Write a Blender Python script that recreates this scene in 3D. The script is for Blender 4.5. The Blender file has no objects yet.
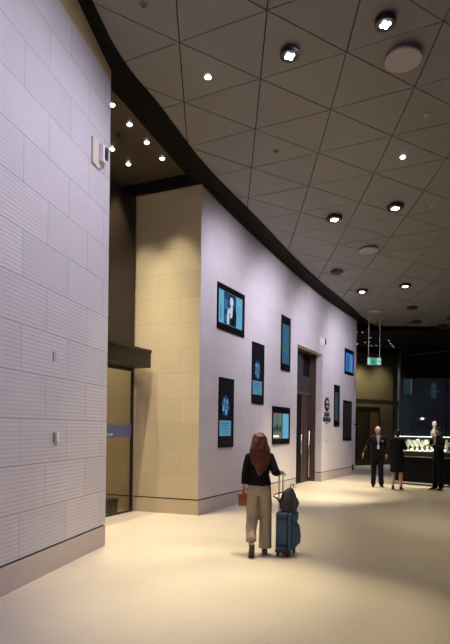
import bpy, bmesh, math, random
from mathutils import Vector, Matrix, noise
random.seed(7)
C = bpy.context.scene.collection
PI = math.pi
H = 1.68
def hc(Y): return H + 4.1 + .95*math.exp(-(max(Y, 5)-7.44)/4.9)   # height of the gently falling ceiling

# ------------------------------------------------------------------ materials
MATS = {}
def mat(name, col, rough=.5, metal=0, emit=None, es=0, spec=.5, noise_amt=0, noise_scale=8, coat=0, bump=0, bscale=60, alpha=1):
    if name in MATS: return MATS[name]
    m = bpy.data.materials.new(name); m.use_nodes = True
    nt = m.node_tree; b = nt.nodes['Principled BSDF']
    b.inputs['Base Color'].default_value = (*col, 1)
    b.inputs['Roughness'].default_value = rough; b.inputs['Metallic'].default_value = metal
    b.inputs['Specular IOR Level'].default_value = spec; b.inputs['Coat Weight'].default_value = coat
    if emit: b.inputs['Emission Color'].default_value = (*emit, 1); b.inputs['Emission Strength'].default_value = es
    tc = nt.nodes.new('ShaderNodeTexCoord')
    n = nt.nodes.new('ShaderNodeTexNoise'); n.inputs['Scale'].default_value = noise_scale; n.inputs['Detail'].default_value = 4
    nt.links.new(tc.outputs['Object'], n.inputs['Vector'])
    if noise_amt:
        mx = nt.nodes.new('ShaderNodeMix'); mx.data_type = 'RGBA'
        mx.inputs[6].default_value = (*[c*(1-noise_amt) for c in col], 1); mx.inputs[7].default_value = (*[min(1, c*(1+noise_amt)) for c in col], 1)
        nt.links.new(n.outputs['Fac'], mx.inputs[0]); nt.links.new(mx.outputs[2], b.inputs['Base Color'])
    if bump:
        n2 = nt.nodes.new('ShaderNodeTexNoise'); n2.inputs['Scale'].default_value = bscale
        nt.links.new(tc.outputs['Object'], n2.inputs['Vector'])
        bp = nt.nodes.new('ShaderNodeBump'); bp.inputs['Strength'].default_value = bump; bp.inputs['Distance'].default_value = .01
        nt.links.new(n2.outputs['Fac'], bp.inputs['Height']); nt.links.new(bp.outputs['Normal'], b.inputs['Normal'])
    MATS[name] = m
    return m
def glow(name, col, s): return mat(name, (.006, .006, .006), .5, emit=col, es=s, spec=.12)
def stone(name, col, ribs=False, bw=.95, joint=.55, jw=.0028, rough=.6):
    """coursed stone blocks: UV in metres; courses .487 m high, faint joints, optional fine horizontal ribs cut in most blocks"""
    m = bpy.data.materials.new(name); m.use_nodes = True; nt = m.node_tree; L = nt.links.new
    b = nt.nodes['Principled BSDF']; b.inputs['Roughness'].default_value = rough; b.inputs['Specular IOR Level'].default_value = .25
    tc = nt.nodes.new('ShaderNodeTexCoord')
    mp = nt.nodes.new('ShaderNodeMapping'); mp.inputs['Location'].default_value = (0, -.292, 0); L(tc.outputs['UV'], mp.inputs['Vector'])
    br = nt.nodes.new('ShaderNodeTexBrick'); br.offset = .5; br.inputs['Scale'].default_value = 1
    br.inputs['Brick Width'].default_value = bw; br.inputs['Row Height'].default_value = .487
    br.inputs['Mortar Size'].default_value = jw; br.inputs['Mortar Smooth'].default_value = .3
    br.inputs['Color1'].default_value = (*[c*.95 for c in col], 1); br.inputs['Color2'].default_value = (*[min(1, c*1.03) for c in col], 1)
    br.inputs['Mortar'].default_value = (*[c*joint for c in col], 1)
    L(mp.outputs[0], br.inputs['Vector'])
    n = nt.nodes.new('ShaderNodeTexNoise'); n.inputs['Scale'].default_value = 2.2; n.inputs['Detail'].default_value = 6
    L(tc.outputs['UV'], n.inputs['Vector'])
    mr = nt.nodes.new('ShaderNodeMapRange'); mr.inputs[3].default_value = .93; mr.inputs[4].default_value = 1.07; L(n.outputs['Fac'], mr.inputs[0])
    mx = nt.nodes.new('ShaderNodeMix'); mx.data_type = 'RGBA'; mx.blend_type = 'MULTIPLY'; mx.inputs[0].default_value = 1
    L(br.outputs['Color'], mx.inputs[6]); L(mr.outputs[0], mx.inputs[7]); L(mx.outputs[2], b.inputs['Base Color'])
    if ribs:
        sp = nt.nodes.new('ShaderNodeSeparateXYZ'); L(mp.outputs[0], sp.inputs[0])
        k = nt.nodes.new('ShaderNodeMath'); k.operation = 'MULTIPLY'; k.inputs[1].default_value = 2*PI/.0443; L(sp.outputs[1], k.inputs[0])
        s = nt.nodes.new('ShaderNodeMath'); s.operation = 'SINE'; L(k.outputs[0], s.inputs[0])
        b2 = nt.nodes.new('ShaderNodeTexBrick'); b2.offset = .5; b2.inputs['Scale'].default_value = 1
        b2.inputs['Brick Width'].default_value = bw; b2.inputs['Row Height'].default_value = .487; b2.inputs['Mortar Size'].default_value = 0
        b2.inputs['Color1'].default_value = (.6, .6, .6, 1); b2.inputs['Color2'].default_value = (1, 1, 1, 1); L(mp.outputs[0], b2.inputs['Vector'])
        a = nt.nodes.new('ShaderNodeMath'); a.operation = 'MULTIPLY'; L(s.outputs[0], a.inputs[0]); L(b2.outputs['Color'], a.inputs[1])
        bp = nt.nodes.new('ShaderNodeBump'); bp.inputs['Strength'].default_value = .36; bp.inputs['Distance'].default_value = .004
        L(a.outputs[0], bp.inputs['Height']); L(bp.outputs['Normal'], b.inputs['Normal'])
    return m
def glass(name, tint=(.85, .85, .8), refl=.07, rough=.02):
    m = bpy.data.materials.new(name); m.use_nodes = True; nt = m.node_tree
    for n in list(nt.nodes): nt.nodes.remove(n)
    o = nt.nodes.new('ShaderNodeOutputMaterial'); t = nt.nodes.new('ShaderNodeBsdfTransparent'); g = nt.nodes.new('ShaderNodeBsdfGlossy')
    t.inputs[0].default_value = (*tint, 1); g.inputs['Roughness'].default_value = rough
    lw = nt.nodes.new('ShaderNodeLayerWeight'); lw.inputs[0].default_value = .5
    pw = nt.nodes.new('ShaderNodeMath'); pw.operation = 'POWER'; pw.inputs[1].default_value = 5; nt.links.new(lw.outputs['Facing'], pw.inputs[0])
    ad = nt.nodes.new('ShaderNodeMath'); ad.operation = 'MULTIPLY_ADD'; ad.inputs[1].default_value = .9; ad.inputs[2].default_value = refl*.5; nt.links.new(pw.outputs[0], ad.inputs[0])
    mx = nt.nodes.new('ShaderNodeMixShader'); nt.links.new(ad.outputs[0], mx.inputs[0])
    nt.links.new(t.outputs[0], mx.inputs[1]); nt.links.new(g.outputs[0], mx.inputs[2]); nt.links.new(mx.outputs[0], o.inputs[0])
    return m
def floor_mat():
    m = bpy.data.materials.new('polished_limestone'); m.use_nodes = True; nt = m.node_tree; L = nt.links.new
    b = nt.nodes['Principled BSDF']; b.inputs['Specular IOR Level'].default_value = .5
    tc = nt.nodes.new('ShaderNodeTexCoord'); mp = nt.nodes.new('ShaderNodeMapping')
    mp.inputs['Rotation'].default_value = (0, 0, math.radians(-56)); mp.inputs['Location'].default_value = (.0, .283, 0)
    L(tc.outputs['Object'], mp.inputs[0])
    br = nt.nodes.new('ShaderNodeTexBrick'); br.inputs['Scale'].default_value = 1; br.inputs['Brick Width'].default_value = 1.2
    br.inputs['Row Height'].default_value = .6; br.inputs['Mortar Size'].default_value = .0035; br.inputs['Mortar Smooth'].default_value = .2
    c = (.60, .525, .405)
    br.inputs['Color1'].default_value = (*[x*.97 for x in c], 1); br.inputs['Color2'].default_value = (*[x*1.02 for x in c], 1)
    br.inputs['Mortar'].default_value = (*[x*.80 for x in c], 1); L(mp.outputs[0], br.inputs['Vector'])
    n = nt.nodes.new('ShaderNodeTexNoise'); n.inputs['Scale'].default_value = 1.3; n.inputs['Detail'].default_value = 8; L(tc.outputs['Object'], n.inputs['Vector'])
    mr = nt.nodes.new('ShaderNodeMapRange'); mr.inputs[3].default_value = .93; mr.inputs[4].default_value = 1.06; L(n.outputs['Fac'], mr.inputs[0])
    mx = nt.nodes.new('ShaderNodeMix'); mx.data_type = 'RGBA'; mx.blend_type = 'MULTIPLY'; mx.inputs[0].default_value = 1
    L(br.outputs['Color'], mx.inputs[6]); L(mr.outputs[0], mx.inputs[7]); L(mx.outputs[2], b.inputs['Base Color'])
    r = nt.nodes.new('ShaderNodeMapRange'); r.inputs[3].default_value = .32; r.inputs[4].default_value = .45; L(n.outputs['Fac'], r.inputs[0]); L(r.outputs[0], b.inputs['Roughness'])
    return m
M_LEFT = stone('ribbed_limestone', (.58, .55, .54), ribs=True, joint=.42, jw=.004)
M_FRONT = stone('smooth_limestone', (.61, .57, .55), joint=.75)
M_SIDE = stone('honed_travertine', (.56, .47, .33), bw=1.0, joint=.68, jw=.0035)
M_BASE = mat('plinth_stone', (.50, .43, .38), .55, noise_amt=.06, noise_scale=5)
M_BASE_SIDE = mat('plinth_travertine', (.52, .43, .30), .55, noise_amt=.06, noise_scale=5)
M_FLOOR = floor_mat()
M_CEIL = mat('taupe_ceiling_panel', (.245, .230, .212), .42, spec=.4, noise_amt=.04, noise_scale=1.5)
M_BLACK = mat('black_soffit', (.006, .0055, .0055), .7, spec=.15)
M_GAP = mat('shadow_gap', (.01, .008, .008), .8)
M_TAN = mat('tan_cove_glow', (.50, .36, .18), .6, noise_amt=.08)  # warm glow on the set-back wall tops put into the strip's colour
M_DARKBR = mat('dark_bronze', (.022, .014, .010), .38, metal=.3)
M_NICHE = mat('brown_niche_ceiling', (.10, .075, .05), .5)
M_WOOD = mat('walnut_door', (.06, .035, .023), .4, noise_amt=.25, noise_scale=3)
M_FRAMEBR = mat('bronze_door_casing', (.10, .065, .045), .4, metal=.3)
M_BLK = mat('black_gloss', (.005, .005, .006), .5, spec=.1)
M_MATBLK = mat('matt_black', (.012, .012, .013), .6)
M_STEEL = mat('brushed_steel', (.55, .55, .56), .3, metal=1)
M_WHITE = mat('white_plastic', (.75, .74, .72), .4)
M_BEIGE = mat('beige_plate', (.62, .56, .44), .5)
M_GLASS = glass('clear_glass', (.84, .82, .74))
M_GLASSD = glass('dark_tinted_glass', (.42, .45, .5))
M_GLASSV = glass('vitrine_glass', (.93, .95, .93))
WARM = (1, .87, .60)
G_LAMP = glow('lamp_white', (1, .93, .82), 14)

# ------------------------------------------------------------------ helpers
def link(name, me, m, parent=None, smooth=False):
    o = bpy.data.objects.new(name, me); C.objects.link(o)
    if m is not None: me.materials.append(m)
    if smooth:
        for p in me.polygons: p.use_smooth = True
    if parent: o.parent = parent
    return o
def obj(name, bm, m, parent=None, smooth=False, bevel=0):
    bmesh.ops.recalc_face_normals(bm, faces=bm.faces[:])
    me = bpy.data.meshes.new(name); bm.to_mesh(me); bm.free()
    o = link(name, me, m, parent, smooth)
    if bevel:
        b = o.modifiers.new('bevel', 'BEVEL'); b.width = bevel; b.segments = 3; b.limit_method = 'ANGLE'; b.angle_limit = .6
    return o
def tag(o, label, cat, group=None):
    o['label'] = label; o['category'] = cat
    if group: o['group'] = group
    return o
def thing(name, label, cat, loc=(0, 0, 0), rotz=0, group=None):
    o = bpy.data.objects.new(name, None); C.objects.link(o); o.location = loc; o.rotation_euler = (0, 0, rotz); o.empty_display_size = .1
    return tag(o, label, cat, group)
def struct(o): o['kind'] = 'structure'; return o
I4 = Matrix.Identity(4)
def frame(o, ex, ez=(0, 0, 1)):
    ex = Vector(ex).normalized(); ez = Vector(ez).normalized(); ey = ez.cross(ex)
    m = Matrix((ex, ey, ez)).transposed().to_4x4(); m.translation = Vector(o); return m
def box(bm, x0, x1, y0, y1, z0, z1, M=I4):
    v = [bm.verts.new(M @ Vector(p)) for p in ((x0,y0,z0),(x1,y0,z0),(x1,y1,z0),(x0,y1,z0),(x0,y0,z1),(x1,y0,z1),(x1,y1,z1),(x0,y1,z1))]
    for f in ((0,3,2,1),(4,5,6,7),(0,1,5,4),(1,2,6,5),(2,3,7,6),(3,0,4,7)): bm.faces.new([v[i] for i in f])
    return bm
def B(*a): return box(bmesh.new(), *a)
def prism(bm, poly, z0, z1, M=I4):
    a = [bm.verts.new(M @ Vector((x, y, z0))) for x, y in poly]; b = [bm.verts.new(M @ Vector((x, y, z1))) for x, y in poly]
    bm.faces.new(a[::-1]); bm.faces.new(b); n = len(poly)
    for i in range(n): bm.faces.new((a[i], a[(i+1) % n], b[(i+1) % n], b[i]))
    return bm
def tube(bm, pts, rad, n=12, ref=(0, 1, 0), M=I4):
    """loft of ellipses along pts; rad = r or (across, along ref)"""
    P = [Vector(p) for p in pts]; rings = []
    R = rad if isinstance(rad, list) else [rad]*len(P)
    for i, p in enumerate(P):
        d = (P[min(i+1, len(P)-1)] - P[max(i-1, 0)]).normalized()
        r = Vector(ref); b = r - d*r.dot(d)
        if b.length < .05: r = Vector((1, 0, 0)); b = r - d*r.dot(d)
        b.normalize(); a = b.cross(d)
        rr = R[i] if isinstance(R[i], tuple) else (R[i], R[i])
        rings.append([bm.verts.new(M @ (p + a*rr[0]*math.cos(t) + b*rr[1]*math.sin(t))) for t in [2*PI*k/n for k in range(n)]])
    for q, w in zip(rings, rings[1:]):
        for k in range(n): bm.faces.new((q[k], q[(k+1) % n], w[(k+1) % n], w[k]))
    bm.faces.new(rings[0][::-1]); bm.faces.new(rings[-1])
    return bm
def ball(bm, c, r, M=I4, seg=16):
    r = r if isinstance(r, tuple) else (r, r, r)
    m = M @ Matrix.Translation(c) @ Matrix.Diagonal((*r, 1))
    bmesh.ops.create_uvsphere(bm, u_segments=seg, v_segments=seg//2+2, radius=1, matrix=m); return bm
def cyl(bm, c, r, z0, z1, n=24, M=I4, r2=None):
    r2 = r if r2 is None else r2
    return tube(bm, [(c[0], c[1], z0), (c[0], c[1], z1)], [r, r2], n, (0, 1, 0), M)
def spline(P, n=6):
    P = [Vector(p) for p in P]; out = []
    Q = [P[0]*2-P[1]] + P + [P[-1]*2-P[-2]]
    for i in range(1, len(Q)-2):
        a, b, c, d = Q[i-1:i+3]
        for k in range(n):
            t = k/n; out.append(.5*((2*b)+(c-a)*t+(2*a-5*b+4*c-d)*t*t+(3*b-a-3*c+d)*t**3))
    out.append(P[-1]); return out
def ribbon_wall(name, pts, z0, z1, thick, m, u0=0, kind=None):
    """vertical wall slab along a plan polyline; visible side faces the hall (right hand of the path), UV in metres. z may be a function of the plan point"""
    f0 = z0 if callable(z0) else (lambda p: z0); f1 = z1 if callable(z1) else (lambda p: z1)
    bm = bmesh.new(); uvl = bm.loops.layers.uv.new('UVMap'); V = []; u = u0; P = [Vector((p[0], p[1])) for p in pts]
    for i, p in enumerate(P):
        if i: u += (p-P[i-1]).length
        d = (P[min(i+1, len(P)-1)]-P[max(i-1, 0)]).normalized(); nb = Vector((-d.y, d.x)); q = p+nb*thick
        V.append([bm.verts.new((p.x, p.y, f0(p))), bm.verts.new((p.x, p.y, f1(p))), bm.verts.new((q.x, q.y, f1(p))), bm.verts.new((q.x, q.y, f0(p))), u])
    def face(vs, us):
        f = bm.faces.new(vs)
        for l, uu in zip(f.loops, us): l[uvl].uv = (uu, l.vert.co.z)
    for a, b in zip(V, V[1:]):
        face((a[0], b[0], b[1], a[1]), (a[4], b[4], b[4], a[4])); face((a[1], b[1], b[2], a[2]), (a[4], b[4], b[4], a[4]))
        face((a[2], b[2], b[3], a[3]), (a[4], b[4], b[4], a[4])); face((a[3], b[3], b[0], a[0]), (a[4], b[4], b[4], a[4]))
    for a in (V[0], V[-1]): face(a[:4], (a[4], a[4], a[4]+thick, a[4]+thick))
    return obj(name, bm, m)

# ------------------------------------------------------------------ plan of the hall
def LWx(y): return -3.255 + .21205*y
LEFT = [(LWx(-3), -3), (LWx(2), 2), (LWx(5), 5), (-1.678, 7.437)]
WALL = [tuple(p) for p in spline([(-.5, 10.03, 0), (.13, 11.25, 0), (1.98, 14.75, 0), (3.1, 16.85, 0), (3.95, 18.3, 0), (4.97, 20.0, 0)], 8)]
DL, DR, DTOP = (2.02, 14.83), (3.105, 16.86), 4.08
wallA = [p for p in WALL if p[1] < DL[1]-.01] + [(*DL, 0)]
wallB = [(*DR, 0)] + [p for p in WALL if p[1] > DR[1]+.01]
top = lambda p: hc(p[1]) - .0
struct(ribbon_wall('wall_left', LEFT, .305, lambda p: 6.58, .30, M_LEFT, u0=.43))
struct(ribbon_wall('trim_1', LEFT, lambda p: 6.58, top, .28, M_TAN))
struct(ribbon_wall('trim_2', LEFT, .28, .305, .27, M_GAP)).location = (-.03, .006, 0)
struct(ribbon_wall('baseboard_left', LEFT, 0, .28, .30, M_BASE))
wl = (-1.96, 7.55); LRET = [(-1.70, 7.50), (-3.3, 8.05), (-6.5, 8.6)]
struct(ribbon_wall('wall_recess', [(-6.5, 8.62), (-3.3, 8.08), (-1.98, 7.60)], 0, lambda p: hc(p[1])+.2, -.12, M_SIDE))
struct(ribbon_wall('wall_front', wallA, .305, lambda p: hc(p[1])-.05, .21, M_FRONT))
o = ribbon_wall('wall_front', wallB, .305, lambda p: hc(p[1])-.05, .21, M_FRONT, u0=7.2); o.name = 'wall_front_right'; struct(o)
o = ribbon_wall('wall_over_door', [DL, DR], DTOP, lambda p: hc(p[1])-.05, .21, M_FRONT, u0=5.5); struct(o)
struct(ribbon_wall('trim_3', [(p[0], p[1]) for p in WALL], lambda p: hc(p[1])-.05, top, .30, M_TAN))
ins = lambda pts, k: pts
struct(ribbon_wall('baseboard_front', wallA, 0, .28, .21, M_BASE))
struct(ribbon_wall('baseboard_front_right', wallB, 0, .28, .21, M_BASE))
dn = Vector((-.883, .469, 0)); dv = Vector((.469, .883, 0))
for nm, w in (('trim_4', wallA), ('trim_5', wallB)):
    struct(ribbon_wall(nm, w, .28, .305, .17, M_GAP)).location = dn*.02
# side of the front block, runs into the recess and on behind the glass doors
SIDE = [(-6.2, 12.06), (-1.82, 10.5), (-.502, 10.03)]
struct(ribbon_wall('wall_side', SIDE, .305, lambda p: hc(p[1])+.0, .30, M_SIDE, u0=.35))
struct(ribbon_wall('baseboard_side', SIDE, 0, .28, .30, M_BASE_SIDE))
struct(ribbon_wall('trim_6', SIDE, .28, .305, .27, M_GAP)).location = (.007, .02, 0)
# floor
bm = bmesh.new(); box(bm, -7, 17, -4, 29, -.12, 0); struct(obj('floor', bm, M_FLOOR))

# ceiling ring (black soffit between wall and panels)
OUT = [(-3.65, -3), (-2.17, 4.3), (-1.71, 6.47), (-1.46, 7.32), (-1.04, 8.11), (-.4, 9.48), (.73, 11.48), (2.23, 14.38), (4.19, 17.84), (5.12, 19.6), (6.15, 21.13), (7.66, 22.42), (9.83, 23.06), (14, 23.2)]
INN = [(-3.99, -3), (LWx(4.4)-.1, 4.4), (LWx(6.6)-.1, 6.6), (-1.86, 7.5), (-1.54, 8.15), (-.72, 9.85), (.33, 11.9), (1.80, 14.73), (3.68, 18.1), (4.62, 20.0), (5.7, 21.9), (7.4, 23.5), (9.8, 24.2), (14, 24.3)]
so = spline([(x, y, 0) for x, y in OUT], 6); si = spline([(x, y, 0) for x, y in INN], 6)
bm = bmesh.new(); prev = None
for a, b in zip(so, si):
    za = hc(a.y)-.025; zb = hc(b.y)-.004
    r = [bm.verts.new((a.x, a.y, za)), bm.verts.new((b.x, b.y, zb)), bm.verts.new((b.x, b.y, zb+.30)), bm.verts.new((a.x, a.y, za+.30))]
    if prev:
        for k in range(4): bm.faces.new((prev[k], prev[(k+1) % 4], r[(k+1) % 4], r[k]))
    else: bm.faces.new(r)
    prev = r
bm.faces.new(prev[::-1]); struct(obj('trim_7', bm, M_BLACK))

# triangular metal panels, each with an open joint; clipped at the soffit
def node(i, j): return Vector((-.6699+1.1289*i-.0128*j, 6.5188+.0545*i+.983*j))
cur = [Vector((p.x, p.y)) for p in so]
def clip(poly, a, b):
    d = b-a; s = lambda p: d.x*(p.y-a.y)-d.y*(p.x-a.x)+.02*d.length   # keep the right side
    out = []
    for k in range(len(poly)):
        p, q = poly[k], poly[(k+1) % len(poly)]; sp, sq = s(p), s(q)
        if sp <= .06*d.length: out.append(p)
        if (sp-.06*d.length)*(sq-.06*d.length) < 0: t = (sp-.06*d.length)/(sp-sq); out.append(p+(q-p)*t)
    return out
bm = bmesh.new(); back = bmesh.new()
for i in range(-4, 15):
    for jj in range(-12, 20):
        j = jj + (.5 if i % 2 == 0 else 0)
        for tri in ((node(i, j), node(i+1, j+.5), node(i, j+1)), (node(i+1, j+.5), node(i, j+1), node(i+1, j+1.5))):
            c = (tri[0]+tri[1]+tri[2])/3
            t2 = []
            for p in tri: t2.append(c+(p-c)*(1-.0215))
            ar = (t2[1]-t2[0]).cross(t2[2]-t2[0])
            if ar < 0: t2 = t2[::-1]
            poly = t2
            near = sorted(zip(cur, cur[1:]), key=lambda ab: ((ab[0]+ab[1])/2-c).length)[:3]
            a, b = near[0]; sd = ((b-a).x*(c-a).y-(b-a).y*(c-a).x)/(b-a).length
            if sd > .75: continue
            if sd > -1.0:
                for a, b in near:
                    poly = clip(poly, a, b)
                    if len(poly) < 3: break
            if len(poly) < 3: continue
            dz = random.uniform(-.003, .003)
            lo = [bm.verts.new((p.x, p.y, hc(p.y)+dz+.004)) for p in poly]; hi = [bm.verts.new((p.x, p.y, hc(p.y)+.025)) for p in poly]
            bm.faces.new(lo); bm.faces.new(hi[::-1])
            for k in range(len(poly)): bm.faces.new((lo[k], hi[k], hi[(k+1) % len(poly)], lo[(k+1) % len(poly)]))
struct(obj('ceiling', bm, M_CEIL))
bm = bmesh.new(); prev = None
for k in range(0, 30):
    y = -4 + k*1.0; z = hc(y)+.045
    xl = None
    for a, b in zip(cur, cur[1:]):
        if a.y <= y <= b.y: xl = a.x+(b.x-a.x)*(y-a.y)/(b.y-a.y)
    if xl is None: xl = -3.8 if y < 0 else 14
    xl = xl-.05
    r = [bm.verts.new((xl, y, z)), bm.verts.new((17, y, z))]
    if prev and y < 23.2: bm.faces.new((prev[0], prev[1], r[1], r[0]))
    prev = r
o = obj('ceiling_backing', bm, M_GAP); struct(o)

# recess ceiling with its black upstand and the beam over the side wall
NI = [(-1.76, 7.50), (-1.35, 8.2), (-.58, 9.90), (-.60, 10.04), (-6.2, 12.0), (-6.4, 8.6), (-3.3, 8.08)]
bm = bmesh.new(); a = [bm.verts.new((x, y, hc(y)+.2)) for x, y in NI]; b = [bm.verts.new((x, y, hc(y)+.26)) for x, y in NI]
bm.faces.new(a); bm.faces.new(b[::-1])
for k in range(len(NI)): bm.faces.new((a[k], a[(k+1) % len(NI)], b[(k+1) % len(NI)], b[k]))
struct(obj('ceiling_recess', bm, M_NICHE))
struct(ribbon_wall('trim_8', [(-6.2, 11.99), (-1.84, 10.43), (-.56, 9.975)], lambda p: hc(p[1])-.005, lambda p: hc(p[1])+.2, .10, M_BLACK))
# glass doors of the recess with canopy and dark panel over them
gd = Vector((-.45, -.893, 0)); gp = Vector((-1.84, 10.46, 0)); GM = frame(gp, -gd)   # local x runs towards the side wall, y into the building
r = thing('door_2', '', 'door', gp); del r['label']; del r['category']; struct(r); r.name = 'door_2'
r.matrix_world = GM
GZ = 2.83
obj('canopy', B(-3.1, -.03, -.44, .12, GZ, GZ+.33), M_DARKBR, r, bevel=.006)
obj('canopy_lip', B(-3.1, -.03, -.455, -.44, GZ+.29, GZ+.345), M_DARKBR, r)
obj('overpanel', B(-3.1, -.01, -.02, .10, GZ+.33, hc(10.4)-.06), M_DARKBR, r)
for x0, x1 in ((-1.03, -.05), (-2.05, -1.08)):
    g = obj('glass_leaf', B(x0, x1, -.006, .006, .03, GZ-.02), M_GLASS, r)
    obj('blue_band', B(x0+.01, x1-.01, -.0085, -.0065, 1.47, 1.72), mat('blue_grey_film', (.10, .12, .19), .4), g)
    lt = bmesh.new()
    for q in range(4): box(lt, x0+.12+q*.075, x0+.17+q*.075, -.0105, -.009, 1.515, 1.535+.02*(q % 2))
    obj('lettering', lt, mat('pale_lettering', (.6, .6, .62), .5), g)
for x in (-.05, -1.08): obj('door_stile', B(x, x+.045, -.025, .025, 0, GZ), M_MATBLK, r)
obj('head_rail', B(-3.1, -.01, -.025, .025, GZ-.05, GZ), M_MATBLK, r)
obj('bottom_rail', B(-2.05, -.01, -.02, .02, .002, .035), mat('dark_rail', (.05, .045, .04), .4, metal=.5), r)
obj('door_handle', tube(bmesh.new(), [(-.98, -.05, .9), (-.98, -.05, 1.3)], .014), M_MATBLK, r)
# dark stand seen through the glass
r = thing('low_stand', 'dark low stand on the floor behind the glass door of the recess', 'stand', (-2.25, 10.2, 0), 1.1)
obj('top_plate', B(-.17, .17, -.12, .12, .24, .27), M_MATBLK, r)
obj('base_box', B(-.08, .16, -.1, .1, 0, .24), mat('dark_brown_box', (.05, .04, .03), .5), r)
# downlights of the recess
dl = None; first = None
for i, (x, y) in enumerate([(-1.85, 8.3), (-1.65, 8.72), (-1.43, 9.15), (-1.21, 9.58), (-2.07, 9.34), (-1.86, 9.76)]):
    lab = ['nearest of the four lamps along the recess edge', 'second recess lamp, in the row beside the black edge', 'third recess lamp, in the row beside the black edge', 'recess lamp closest to the front wall corner', 'inner recess lamp nearer the left wall edge', 'inner recess lamp nearer the travertine side wall'][i]
    z = hc(y)+.2
    r = thing('recess_downlight', 'small round lit downlight, ' + lab, 'downlight', (x, y, z), 0, 'downlights in the recess ceiling')
    obj('trim_ring', cyl(bmesh.new(), (0, 0), .06, -.012, -.0, 20), M_NICHE, r)
    obj('lamp_lens', ball(bmesh.new(), (0, 0, -.014), (.042, .042, .02)), G_LAMP, r)
r = thing('smoke_detector', 'small round smoke detector on the recess ceiling between the lamps', 'detector', (-1.87, 9.01, hc(9.01)+.2))
obj('detector_body', cyl(bmesh.new(), (0, 0), .045, -.03, 0, 18, r2=.055), mat('brown_plastic', (.06, .045, .035), .5), r)

# ------------------------------------------------------------------ museum entrance in the front wall
DM = frame((DL[0], DL[1], 0), dv)         # x along wall, y into building, z up
W = (Vector(DR)-Vector(DL)).length
r = bpy.data.objects.new('door_1', None); C.objects.link(r); struct(r); r.matrix_world = DM
obj('casing', B(W-.02, W+.3, .21, .46, 0, DTOP), M_FRAMEBR, r)
obj('casing', B(-.3, .02, .22, .46, 0, DTOP), M_FRAMEBR, r)
obj('head', B(-.3, W+.3, .21, .46, DTOP, DTOP+.15), M_FRAMEBR, r)
obj('transom_bar', B(.02, W-.02, .36, .46, 2.76, 2.84), M_FRAMEBR, r)
obj('reflection_panel', B(.02, W-.02, .42, .45, 2.84, 3.36), mat('painted_reflection_grey', (.035, .038, .04), .5), r)  # grey reflections on the transom glass, painted as a solid panel
obj('transom_glass', B(.02, W-.02, .42, .43, 3.36, DTOP), M_GLASSD, r)
l = obj('dark_leaf', B(.03, 1.44, .40, .43, .01, 2.76), M_BLK, r)
obj('pull_handle', tube(bmesh.new(), [(1.38, .35, .9), (1.38, .35, 1.5)], .016), M_STEEL, l, smooth=True)
l = obj('door_leaf', B(1.47, 2.10, .385, .44, .01, 2.76), M_WOOD, r)
gv = bmesh.new()
for k in range(1, 3): box(gv, 1.47+.21*k-.006, 1.47+.21*k+.006, .379, .386, .03, 2.74)
obj('groove', gv, M_GAP, l)
hb = bmesh.new(); tube(hb, [(2.06, .33, .15), (2.06, .33, 1.62)], .018)
for z in (.3, 1.5): tube(hb, [(2.06, .33, z), (2.06, .388, z)], .012, ref=(0, 0, 1))
obj('pull_handle', hb, M_STEEL, l, smooth=True)
obj('shadow_strip', B(2.10, 2.17, .42, .44, .0, 2.76), M_GAP, r)
obj('side_panel', B(2.17, W-.02, .385, .44, .0, 2.76), M_WOOD, r)
struct(obj('wall_lobby', B(-1.5, W+2.5, 3.0, 3.1, 0, 4.6, DM), M_BLACK))
# wall mounted box by the door, sign and light switch
def wall_at(s, off=0.0, z=0):      # frame on the front wall at plan distance from the corner
    pts = [Vector(p) for p in WALL]; acc = 0
    for a, b in zip(pts, pts[1:]):
        L = (b-a).length
        if acc+L >= s or b is pts[-1]:
            d = (b-a).normalized(); p = a+d*(s-acc); break
        acc += L
    return frame((p.x, p.y, z), d)
def wall_s(x, y):
    pts = [Vector(p) for p in WALL]; acc = 0; best = (9, 0)
    q = Vector((x, y, 0))
    for a, b in zip(pts, pts[1:]):
        L = (b-a).length; t = max(0, min(1, (q-a).dot(b-a)/L/L)); dd = (a+(b-a)*t-q).length
        if dd < best[0]: best = (dd, acc+t*L)
        acc += L
    return best[1]
r = thing('wall_speaker', 'small white box with dark front fixed on the wall above the museum door side', 'speaker'); r.matrix_world = wall_at(wall_s(3.03, 16.72), z=4.36)
obj('back_plate', B(-.16, .06, -.02, 0, 0, .24), M_WHITE, r, bevel=.005)
obj('device_body', B(.06, .16, -.09, 0, .02, .22), M_WHITE, r, bevel=.01)
obj('device_front', B(.10, .17, -.11, -.09, .03, .21), M_MATBLK, r)
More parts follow.
